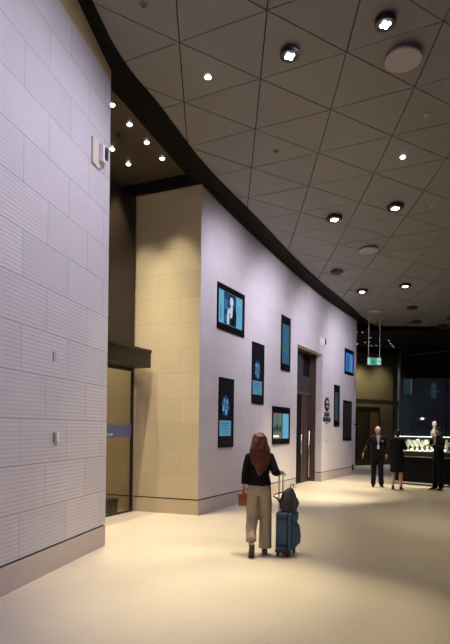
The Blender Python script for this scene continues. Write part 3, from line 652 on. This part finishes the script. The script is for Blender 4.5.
def foot(bm, ankle, fwd, pitch=0, s=1, r=1.0, low=True):
    """shoe shape from heel to toe; pitch raises the heel"""
    f = Vector(fwd).normalized(); up = Vector((0, 0, 1)); side = f.cross(up)
    R = Matrix.Rotation(-pitch, 3, side); f2 = R @ f; u2 = R @ up; a = Vector(ankle)
    P = [a-f2*.06-u2*.045, a-f2*.03-u2*.04, a+f2*.05-u2*.045, a+f2*.12-u2*.057, a+f2*.165-u2*.062, a+f2*.185-u2*.064]
    tube(bm, P, [(.026*r, .022), (.034*r, .034), (.036*r, .03), (.042*r, .02), (.034*r, .015), (.015, .010)], 12, ref=u2)
    tube(bm, [a+u2*.03, a-u2*.03], [(.032*r, .036*r), (.034*r, .045*r)], 12, ref=f2)
    return P
M_SKIN = mat('skin', (.55, .33, .24), .5, spec=.35); M_SKIN2 = mat('skin_tan', (.45, .26, .18), .5)
M_BLKCLOTH = mat('black_knit', (.007, .006, .007), .85, spec=.15, bump=.25, bscale=120)
M_TROUS = mat('taupe_linen', (.38, .30, .215), .8, noise_amt=.10, noise_scale=18, bump=.2, bscale=90)
M_HAIRR = mat('auburn_hair', (.095, .024, .010), .42, noise_amt=.7, noise_scale=30, spec=.45)
M_HAIRB = mat('black_hair', (.008, .007, .007), .35)
M_SUIT = mat('black_suit', (.006, .006, .007), .8, spec=.2); M_SHOE = mat('brown_shoe', (.05, .025, .015), .45); M_SHOEB = mat('black_shoe', (.008, .008, .008), .25)

def arm(bm, pts, radii, n=12): tube(bm, pts, radii, n, ref=(0, 1, 0))

# --- woman with auburn hair, walking away
WX, WY = .465, 7.0
w = thing('person', 'woman with long auburn hair, black top and taupe wide trousers walking away', 'person', (WX, WY, 0))
sk = bmesh.new()
tube(sk, [(0, .0, .86), (0, 0, .94), (0, 0, 1.06), (0, .01, 1.2), (0, .0, 1.32), (0, -.005, 1.37)], [(.14, .10), (.15, .105), (.11, .08), (.125, .09), (.105, .07), (.05, .045)], 16)
tube(sk, [(0, -.005, 1.34), (0, .005, 1.42), (0, .015, 1.47)], [.05, .045, .045], 12)
hr = Matrix.Rotation(.0, 4, 'Z'); Mh = head(sk, (0, .02, 1.505), hr, .93)
Lsh, Lel, Lwr = (-.143, 0, 1.295), (-.192, -.02, 1.08), (-.205, .03, .86)
Rsh, Rel, Rwr = (.140, 0, 1.295), (.205, -.10, 1.10), (.272, -.035, 1.108)
for P in ((Lsh, Lel, Lwr), (Rsh, Rel, Rwr)):
    a, b, c = map(Vector, P); tube(sk, [(a.x*.5, 0, 1.31), a, a.lerp(b, .5), b, b.lerp(c, .5), c], [.04, .043, .037, .034, .030, .021], 12)
hand(sk, Lwr, (0.02, .10, -1), (1, .1, 0), .95, .75, thumb=-1)
hand(sk, (.272, -.035, 1.108), (.28, 1, -.05), (0, .05, -1), 1.05, 1.15, thumb=-1)
tube(sk, [(.085, 0, .92), (.088, .035, .50), (.088, .01, .30), (.088, .03, .07)], [.075, .05, .048, .03], 12)
tube(sk, [(-.08, 0, .92), (-.082, .03, .50), (-.092, -.12, .33), (-.10, -.19, .17)], [.075, .05, .048, .03], 12)
foot(sk, (.088, .03, .075), (.05, 1, 0), 0, r=.8); foot(sk, (-.10, -.19, .165), (-.05, 1, 0), 1.05, r=.8)
union('body', sk, M_SKIN, w, .0065, 2); eyes(Mh, w)
sw = bmesh.new()
tube(sw, [(0, 0, .925), (0, 0, .96), (0, 0, 1.06), (0, .005, 1.2), (0, 0, 1.30), (0, -.002, 1.365), (0, 0, 1.39)], [(.160, .118), (.162, .118), (.138, .10), (.148, .11), (.132, .092), (.080, .062), (.052, .052)], 20)
a, b, c = map(Vector, (Lsh, Lel, Lwr)); tube(sw, [(-.06, 0, 1.335), a, a.lerp(b, .5), b, b.lerp(c, .62)], [.055, .062, .056, .050, .043], 14)
a, b, c = map(Vector, (Rsh, Rel, Rwr)); tube(sw, [(.06, 0, 1.335), a, a.lerp(b, .5), b, b.lerp(c, .12), b.lerp(c, .5)], [.055, .064, .060, .054, .052, .046], 14)
union('sweater', sw, M_BLKCLOTH, w, .008, 3, fold=.009, fscale=9)
tr = bmesh.new()
tube(tr, [(0, 0, .80), (0, 0, .88), (0, 0, .94), (0, 0, .985)], [(.165, .125), (.163, .122), (.148, .11), (.13, .10)], 20)
tube(tr, [(.075, 0, .88), (.085, .01, .70), (.092, .03, .50), (.094, .02, .30), (.096, .01, .085)], [(.088, .115), (.088, .11), (.086, .10), (.087, .10), (.090, .105)], 18)
tube(tr, [(-.078, 0, .88), (-.082, .015, .70), (-.086, .03, .50), (-.094, -.07, .36), (-.100, -.165, .215)], [(.088, .115), (.086, .11), (.080, .095), (.072, .085), (.066, .075)], 18)
union('trousers', tr, M_TROUS, w, .009, 3, fold=.014, fscale=8, fstretch=(1, 1, .22))
for nm, an, fw, pt in (('shoe', (.088, .03, .075), (.05, 1, 0), 0), ('shoe', (-.10, -.19, .165), (-.05, 1, 0), 1.05)):
    s = bmesh.new(); foot(s, an, fw, pt, r=1.1); union(nm, s, M_SHOE, w, .007, 2)
hb = bmesh.new()
HM = Matrix.Translation((0, .01, 1.51)); ball(hb, (0, -.012, .022), (.098, .105, .092), HM, 20)
tube(hb, [(0, -.03, 1.56), (0, -.055, 1.48), (0, -.075, 1.40), (0, -.090, 1.30), (0, -.098, 1.20), (.005, -.10, 1.12), (.01, -.10, 1.07)], [(.090, .065), (.112, .066), (.116, .058), (.106, .046), (.080, .032), (.05, .022), (.020, .012)], 24)
for k in range(21):
    x = -.125+.25*k/20; zt = 1.02+.16*abs(k-11)/10+.07*random.random()
    tube(hb, [(x*.6, -.06, 1.52), (x*.95, -.085-.01*random.random(), 1.40), (x*.92, -.115+.2*abs(x)**1.3, 1.28), (x*.85+random.uniform(-.01, .01), -.118+.1*abs(x), zt)], [.014, .019, .015, .004], 8)
union('hair', hb, M_HAIRR, w, .0065, 1, fold=.013, fscale=30, fstretch=(1, 1, .10))
# --- small brown bag in her left hand
bg = thing('handbag', 'small rust brown handbag carried in the left hand of the auburn-haired woman', 'bag', (WX-.222, WY+.045, .645))
bb = bmesh.new(); prism(bb, [(-.055, -.075), (.055, -.075), (.05, .075), (-.05, .075)], 0, .16); o = obj('bag_body', bb, mat('rust_leather', (.36, .10, .035), .45), bg, bevel=.012)
obj('flap', B(-.058, .058, -.083, -.074, .075, .165), mat('rust_leather_dark', (.26, .07, .028), .45), bg, bevel=.004)
obj('strap', tube(bmesh.new(), [(0, -.06, .155), (.012, -.045, .20), (.018, -.01, .225), (.015, .03, .215), (0, .06, .155)], .006, 8), mat('rust_leather_dark', (.26, .07, .028), .45), bg)

# --- suitcase: narrow side towards the viewer, back panel towards the woman, pockets to the right
SX, SY, SA = .842, 7.02, math.radians(-22)
s = thing('suitcase', 'blue soft suitcase on wheels with pulled-out handle, right of the walking woman', 'suitcase', (SX, SY, 0), SA)
M_BLUE = mat('teal_blue_fabric', (.030, .082, .15), .6, noise_amt=.12, noise_scale=14, bump=.2, bscale=200); M_BLUED = mat('teal_blue_front', (.040, .105, .19), .55)
# local: x = depth (back panel at -x, pockets at +x), y = width, viewer sees the y- side
obj('shell', B(-.105, .065, -.185, .185, .065, .585), M_BLUE, s, bevel=.03)
obj('front_panel', B(.060, .105, -.182, .182, .07, .585), M_BLUED, s, bevel=.022)
fp = bmesh.new(); P = [(.10, .10), (.155, .14), (.165, .25), (.145, .38), (.10, .44)]
prism(fp, P, -.15, .15, Matrix(((1, 0, 0, 0), (0, 0, 1, 0), (0, 1, 0, 0), (0, 0, 0, 1)))); obj('lower_pocket', fp, M_BLUE, s, bevel=.02)
obj('upper_pocket', B(.10, .125, -.15, .15, .455, .56), M_BLUE, s, bevel=.01)
zp = bmesh.new(); box(zp, .060, .066, -.188, .188, .08, .59); obj('zip', zp, M_MATBLK, s)
for z in (.515, .150):
    hh = bmesh.new(); tube(hh, [(-.08, -.186, z), (-.065, -.207, z), (.03, -.207, z), (.045, -.186, z)], [(.017, .012)]*4, 10, ref=(0, 0, 1)); obj('carry_handle', hh, M_MATBLK, s, smooth=True)
obj('corner_guard', B(-.107, .067, -.187, .187, .055, .10), mat('dark_navy_guard', (.012, .02, .03), .5), s, bevel=.015)
for x in (-.075, .065):
    for y in (-.14, .14):
        c = obj('caster', B(x-.018, x+.018, y-.022, y+.022, .03, .065), M_MATBLK, s, bevel=.004); wb = bmesh.new()
        tube(wb, [(x-.013, y, .027), (x+.013, y, .027)], .027, 18, ref=(0, 0, 1)); obj('wheel', wb, M_MATBLK, c)
# telescopic handle
th = bmesh.new()
for y in (-.09, .09): tube(th, [(-.085, y, .59), (-.085, y, 1.065)], .011, 10, ref=(1, 0, 0))
obj('handle_tube', th, mat('light_aluminium', (.8, .8, .8), .35, metal=.3), s, smooth=True)
obj('handle_grip', tube(bmesh.new(), [(-.085, -.10, 1.075), (-.085, -.06, 1.08), (-.085, .06, 1.08), (-.085, .10, 1.075)], .012, 12, ref=(1, 0, 0)), M_MATBLK, s, smooth=True)
# --- backpack on top of the suitcase
bp = thing('backpack', 'dark grey backpack resting on top of the blue suitcase', 'backpack', (SX-.005, SY-.01, .59), SA)
M_GREY = mat('charcoal_nylon', (.045, .042, .048), .65, bump=.2, bscale=60)
pk = bmesh.new(); tube(pk, [(.02, 0, .0), (.025, 0, .03), (.02, 0, .12), (.03, 0, .21), (.05, 0, .275), (.062, 0, .30)], [(.10, .13), (.115, .15), (.110, .145), (.085, .13), (.05, .10), (.02, .05)], 20)
union('pack_body', pk, M_GREY, bp, .009, 4, fold=.014, fscale=8, fstretch=(1, 1, 1))
pk = bmesh.new(); tube(pk, [(.11, 0, .03), (.125, 0, .10), (.115, 0, .17)], [(.03, .09), (.035, .10), (.02, .08)], 16); union('front_pocket', pk, mat('charcoal_nylon_light', (.07, .066, .072), .6), bp, .009, 3, fold=.006, fscale=12)
obj('shoulder_strap', tube(bmesh.new(), [(.04, -.05, .27), (-.03, -.10, .255), (-.12, -.13, .225), (-.15, -.13, .20), (-.10, -.12, .17), (-.06, -.08, .10)], [(.008, .018)]*6, 8), M_MATBLK, bp)
obj('top_loop', tube(bmesh.new(), [(.05, -.02, .31), (.06, -.02, .35), (.085, .02, .35), (.08, .02, .31)], .007, 8), M_MATBLK, bp)

# --- standing people by the counter
def dressed(label, loc, rot, arms, outfit, hh=1.70, headrot=Matrix.Identity(4), hair='bald', skin=M_SKIN2, legs=None):
    k = hh/1.70
    r = thing('person', label, 'person', loc, rot); r.scale = (k, k, k)
    fem = outfit == 'dress'
    sk = bmesh.new(); bw = .9 if fem else 1
    tube(sk, [(0, 0, .85), (0, 0, .95), (0, 0, 1.08), (0, .01, 1.25), (0, 0, 1.40), (0, 0, 1.45)], [(.15*bw, .10), (.155*bw, .11), (.13*bw, .10), (.16*bw, .11), (.15*bw, .09), (.06, .06)], 16)
    tube(sk, [(0, 0, 1.42), (0, .01, 1.50), (0, .02, 1.55)], [.056*bw, .05*bw, .05*bw], 12)
    Mh = head(sk, (0, .02, 1.585), headrot, 1.0)
    for sg, (e, wv, hd, pn, cu, th_) in zip((-1, 1), arms):
        sh = Vector((sg*.175*bw, 0, 1.375)); e = Vector(e); wv = Vector(wv)
        tube(sk, [(sg*.10, 0, 1.40), sh, sh.lerp(e, .5), e, e.lerp(wv, .5), wv], [.045, .048, .043, .038, .034, .025], 12)
        hand(sk, wv, hd, pn, 1.0, cu, thumb=th_)
    LG = legs or [((-.095, .01, .5), (-.11, 0, .085)), ((.095, .01, .5), (.11, 0, .085))]
    for sg, (kn, an) in zip((-1, 1), LG):
        tube(sk, [(sg*.09, 0, .90), (sg*.092, .01, .7), kn, (Vector(kn)*.4+Vector(an)*.6)-Vector((0, .015, 0)), an], [.082, .07, .052, .050, .032], 12); foot(sk, an, (sg*.15, 1, 0), 0, r=.85)
    union('body', sk, skin, r, .010, 2); eyes(Mh, r)
    for sg, (kn, an) in zip((-1, 1), LG):
        s = bmesh.new(); foot(s, an, (sg*.15, 1, 0), 0, r=1.1); o = union('shoe', s, M_SHOEB, r, .010, 2)
    jk = bmesh.new(); hem = .80 if not fem else .52
    if fem: tube(jk, [(0, 0, .50), (0, 0, .70), (0, 0, .95), (0, 0, 1.08), (0, .01, 1.25), (0, 0, 1.39), (0, 0, 1.455)], [(.195, .16), (.20, .16), (.185, .14), (.145, .12), (.165, .13), (.155, .115), (.06, .06)], 20)
    else: tube(jk, [(0, 0, .80), (0, 0, .95), (0, 0, 1.10), (0, .01, 1.28), (0, 0, 1.39), (0, -.005, 1.47)], [(.175, .13), (.17, .13), (.15, .12), (.175, .125), (.155, .10), (.070, .070)], 20)
    for sg, (e, wv, *_) in zip((-1, 1), arms):
        sh = Vector((sg*.175*bw, 0, 1.375)); e = Vector(e); wv = Vector(wv)
        tube(jk, [(sg*.10, 0, 1.41), sh, sh.lerp(e, .5), e, e.lerp(wv, .5), e.lerp(wv, .9)], [.05, .058, .052, .046, .041, .037], 12)
    jo = union('dress' if fem else 'jacket', jk, M_SUIT, r, .011, 3, fold=.010, fscale=7)
    if not fem:
        tj = bmesh.new(); tube(tj, [(0, 0, .80), (0, 0, .90), (0, 0, .98)], [(.165, .12), (.165, .12), (.15, .11)], 18)
        for sg, (kn, an) in zip((-1, 1), LG): tube(tj, [(sg*.085, 0, .86), (sg*.09, .01, .68), kn, Vector(kn).lerp(Vector(an), .5), Vector(an)-Vector((0, 0, .02))], [(.092, .11), (.088, .10), (.076, .085), (.070, .08), (.068, .082)], 16)
        union('trousers', tj, M_SUIT, r, .011, 3, fold=.010, fscale=7)
        sh = bmesh.new(); prism(sh, [(-.045, 1.46), (.045, 1.46), (.03, 1.30), (.0, 1.16), (-.03, 1.30)], -.155, -.118, Matrix.Rotation(PI/2, 4, 'X')); obj('shirt', sh, mat('pale_shirt', (.62, .48, .46), .7), jo)
    hb = bmesh.new(); HM = Matrix.Translation((0, .02, 1.585)) @ headrot
    if hair == 'bald':
        for sg in (-1, 1): ball(hb, (sg*.062, -.03, .01), (.018, .05, .035), HM)
        ball(hb, (0, -.085, .0), (.06, .024, .04), HM); union('hair', hb, M_HAIRB, r, .007, 1)
    elif hair == 'short':
        ball(hb, (0, -.020, .042), (.082, .096, .084), HM); ball(hb, (0, -.045, .0), (.080, .070, .065), HM); union('hair', hb, M_HAIRB, r, .009, 2, fold=.004, fscale=30)
    else:
        ball(hb, (0, -.022, .035), (.090, .100, .090), HM); ball(hb, (0, -.045, -.01), (.088, .072, .085), HM); ball(hb, (0, -.12, .0), (.04, .035, .04), HM); union('hair', hb, M_HAIRB, r, .009, 2)
    return r
m1 = dressed('bald man in dark suit with white badge, leftmost of the three by the counter', (4.51, 15.5, 0), PI-.15,
        [((-.24, -.05, 1.14), (-.24, .06, .90), (0, .15, -1), (1, 0, 0), .5, -1), ((.29, -.05, 1.14), (.40, .10, .93), (.25, .4, -1), (-1, 0, 0), .4, 1)], 'suit', 1.79, hair='bald')
ly = bmesh.new(); tube(ly, [(-.06, .10, 1.45), (-.02, .148, 1.30), (0, .155, 1.18)], .005, 6); tube(ly, [(.06, .10, 1.45), (.02, .148, 1.30), (0, .155, 1.18)], .005, 6); obj('lanyard', ly, mat('pale_lanyard', (.6, .6, .62), .6), m1)
obj('badge', B(-.03, .03, .150, .158, 1.07, 1.18), mat('badge_white', (.8, .8, .82), .4), m1)
obj('pocket_square', B(-.14, -.08, .128, .140, 1.285, 1.30), mat('badge_white', (.8, .8, .82), .4), m1)
dressed('dark-haired woman in knee-length black dress, between the two suited men', (4.87, 14.8, 0), -.55,
        [((-.22, .02, 1.15), (-.08, .20, 1.13), (.8, .5, .1), (0, -1, 0), .6, 1), ((.22, .02, 1.15), (.08, .22, 1.16), (-.8, .5, .1), (0, -1, 0), .6, -1)], 'dress', 1.71, hair='bob', skin=M_SKIN)
dressed('dark-haired man in black suit with folded arms, rightmost at the counter end', (6.09, 14.95, 0), 1.95,
        [((-.23, .06, 1.16), (.05, .21, 1.20), (.95, .15, .1), (0, -1, 0), .5, 1), ((.20, .12, 1.20), (.03, .19, 1.42), (-.25, .0, 1), (0, -1, 0), .8, -1)], 'suit', 1.77, headrot=Matrix.Rotation(-.18, 4, 'X'), hair='short')
# pale mannequin head and shoulders on a post behind the counter
mq = thing('mannequin_bust', 'white mannequin bust standing behind the counter above the right man', 'bust', (7.02, 17.6, 0), PI)
M_MAN = mat('ivory_mannequin', (.82, .76, .62), .4)
mb = bmesh.new(); head(mb, (0, .0, 1.90), Matrix.Identity(4), .92); tube(mb, [(0, 0, 1.35), (0, 0, 1.50), (0, 0, 1.62), (0, 0, 1.68), (0, 0, 1.74), (0, 0, 1.86)], [(.08, .07), (.11, .08), (.125, .07), (.10, .06), (.05, .05), (.045, .045)], 16)
union('bust', mb, M_MAN, mq, .011, 2); obj('pole', cyl(bmesh.new(), (0, 0), .02, .02, 1.38, 12), M_STEEL, mq); obj('base_plate', cyl(bmesh.new(), (0, 0), .18, 0, .02, 28), M_MATBLK, mq)

# ------------------------------------------------------------------ lights
def spot(loc, to, power, size, blend=.8, col=WARM, r=.06):
    l = bpy.data.lights.new('lamp_or_fill_beam', 'SPOT'); l.energy = power; l.spot_size = math.radians(size); l.spot_blend = blend; l.color = col; l.shadow_soft_size = r
    o = bpy.data.objects.new('lamp_or_fill_beam', l); C.objects.link(o); o.location = loc
    o.rotation_euler = (Vector(to)-Vector(loc)).to_track_quat('-Z', 'Y').to_euler(); return o
def under(x, y, d=.12): return (x, y, hc(y)-d)
K = 1.0
# beams of the lit fixtures, then added fill beams on the right
spot(under(.81, 7.12), (-.35, 5.9, 0), 1000*K, 34)
spot(under(1.97, 6.67), (.45, 4.7, 0), 1150*K, 34)
spot(under(-.31, 7.53), (-.8, 7.2, 0), 420*K, 44)
spot(under(3.04, 9.16), (3.0, 8.6, 0), 250*K, 60)
spot(under(2.28, 11.22), (2.0, 13.0, 0), 1500*K, 34)
spot(under(3.42, 10.72), (2.9, 13.9, 0), 1700*K, 36)
spot(under(4.13, 16.02), (3.5, 15.9, 0), 1300*K, 40)
spot(under(5.24, 15.43), (4.8, 17.0, 0), 800*K, 50)
spot(under(9.1, 22.04), (8.0, 20.0, 0), 500*K, 60)
for x, y in ((-1.85, 8.3), (-1.65, 8.72), (-1.43, 9.15), (-1.21, 9.58), (-2.07, 9.34), (-1.86, 9.76)):
    spot((x, y, hc(y)+.14), (x+.2, y+.1, 0), 360*K, 60, .8)
spot(under(5.7, 10.2), (5.0, 10.4, 0), 450*K, 56); spot(under(4.4, 6.2), (3.4, 7.0, 0), 350*K, 56); spot(under(6.4, 14.9), (6.2, 14.6, 0), 500*K, 50)  # added beams out of view, no fixtures modelled, brightening the right of the floor
# added cool beams without fixtures of their own, washing the walls lavender
COOL = (.80, .76, 1)
for i, (x, y, tx, ty, tz, p) in enumerate([(1.2, 2.0, -2.6, 3.2, 3.8, 240), (1.2, 4.6, -2.0, 5.4, 3.8, 270), (1.1, 6.9, -1.7, 6.9, 3.8, 240), (1.6, 9.2, .1, 11.2, 3.6, 300), (2.9, 11.2, 1.3, 13.4, 3.6, 330), (4.2, 13.4, 2.8, 16.2, 3.6, 300), (5.4, 16.0, 4.1, 18.5, 3.6, 260)]):
    spot(under(x, y, .1), (tx, ty, tz), 2.0*p*K, 98, 1.0, COOL, .35)
# lights of the far glazed lobby, the vitrine and the mannequin
spot((6.6, 24.6, 5.2), (7.0, 25.6, 1.2), 320*K, 110, 1, (1, .93, .80), .2)
spot((7.9, 25.4, 5.2), (8.0, 26.3, 1.5), 140*K, 110, 1, (1, .93, .80), .2)
spot((-3.2, 9.9, 5.4), (-3.0, 10.6, 0), 420*K, 110, 1, (1, .84, .58), .2)
c = CM @ Vector((.9, .4, 2.8)); spot(c, CM @ Vector((.9, .4, .9)), 600*K, 44, .6, (1, .95, .82), .05)
spot((6.4, 16.4, 4.2), (7.02, 17.6, 1.85), 260*K, 14, .6, (1, .95, .85), .05)

w_ = bpy.data.worlds.new('world'); bpy.context.scene.world = w_; w_.use_nodes = True
bgn = w_.node_tree.nodes['Background']; bgn.inputs[0].default_value = (.55, .50, .85, 1); bgn.inputs[1].default_value = .17

# ------------------------------------------------------------------ camera
cam = bpy.data.cameras.new('camera'); co = bpy.data.objects.new('camera', cam); C.objects.link(co)
co.location = (0, 0, H); roll = math.atan(.013)
co.rotation_euler = (Matrix.Rotation(PI/2, 3, 'X') @ Matrix.Rotation(roll, 3, 'Z')).to_euler()
cam.sensor_fit = 'AUTO'; cam.sensor_width = 36; cam.lens = 36*525/644; cam.shift_y = 106/644; cam.clip_start = .05; cam.clip_end = 200
S = bpy.context.scene; S.camera = co
S.view_settings.view_transform = 'Standard'; S.view_settings.look = 'None'; S.view_settings.exposure = .15; S.view_settings.gamma = 1; S.view_settings.use_curve_mapping = False
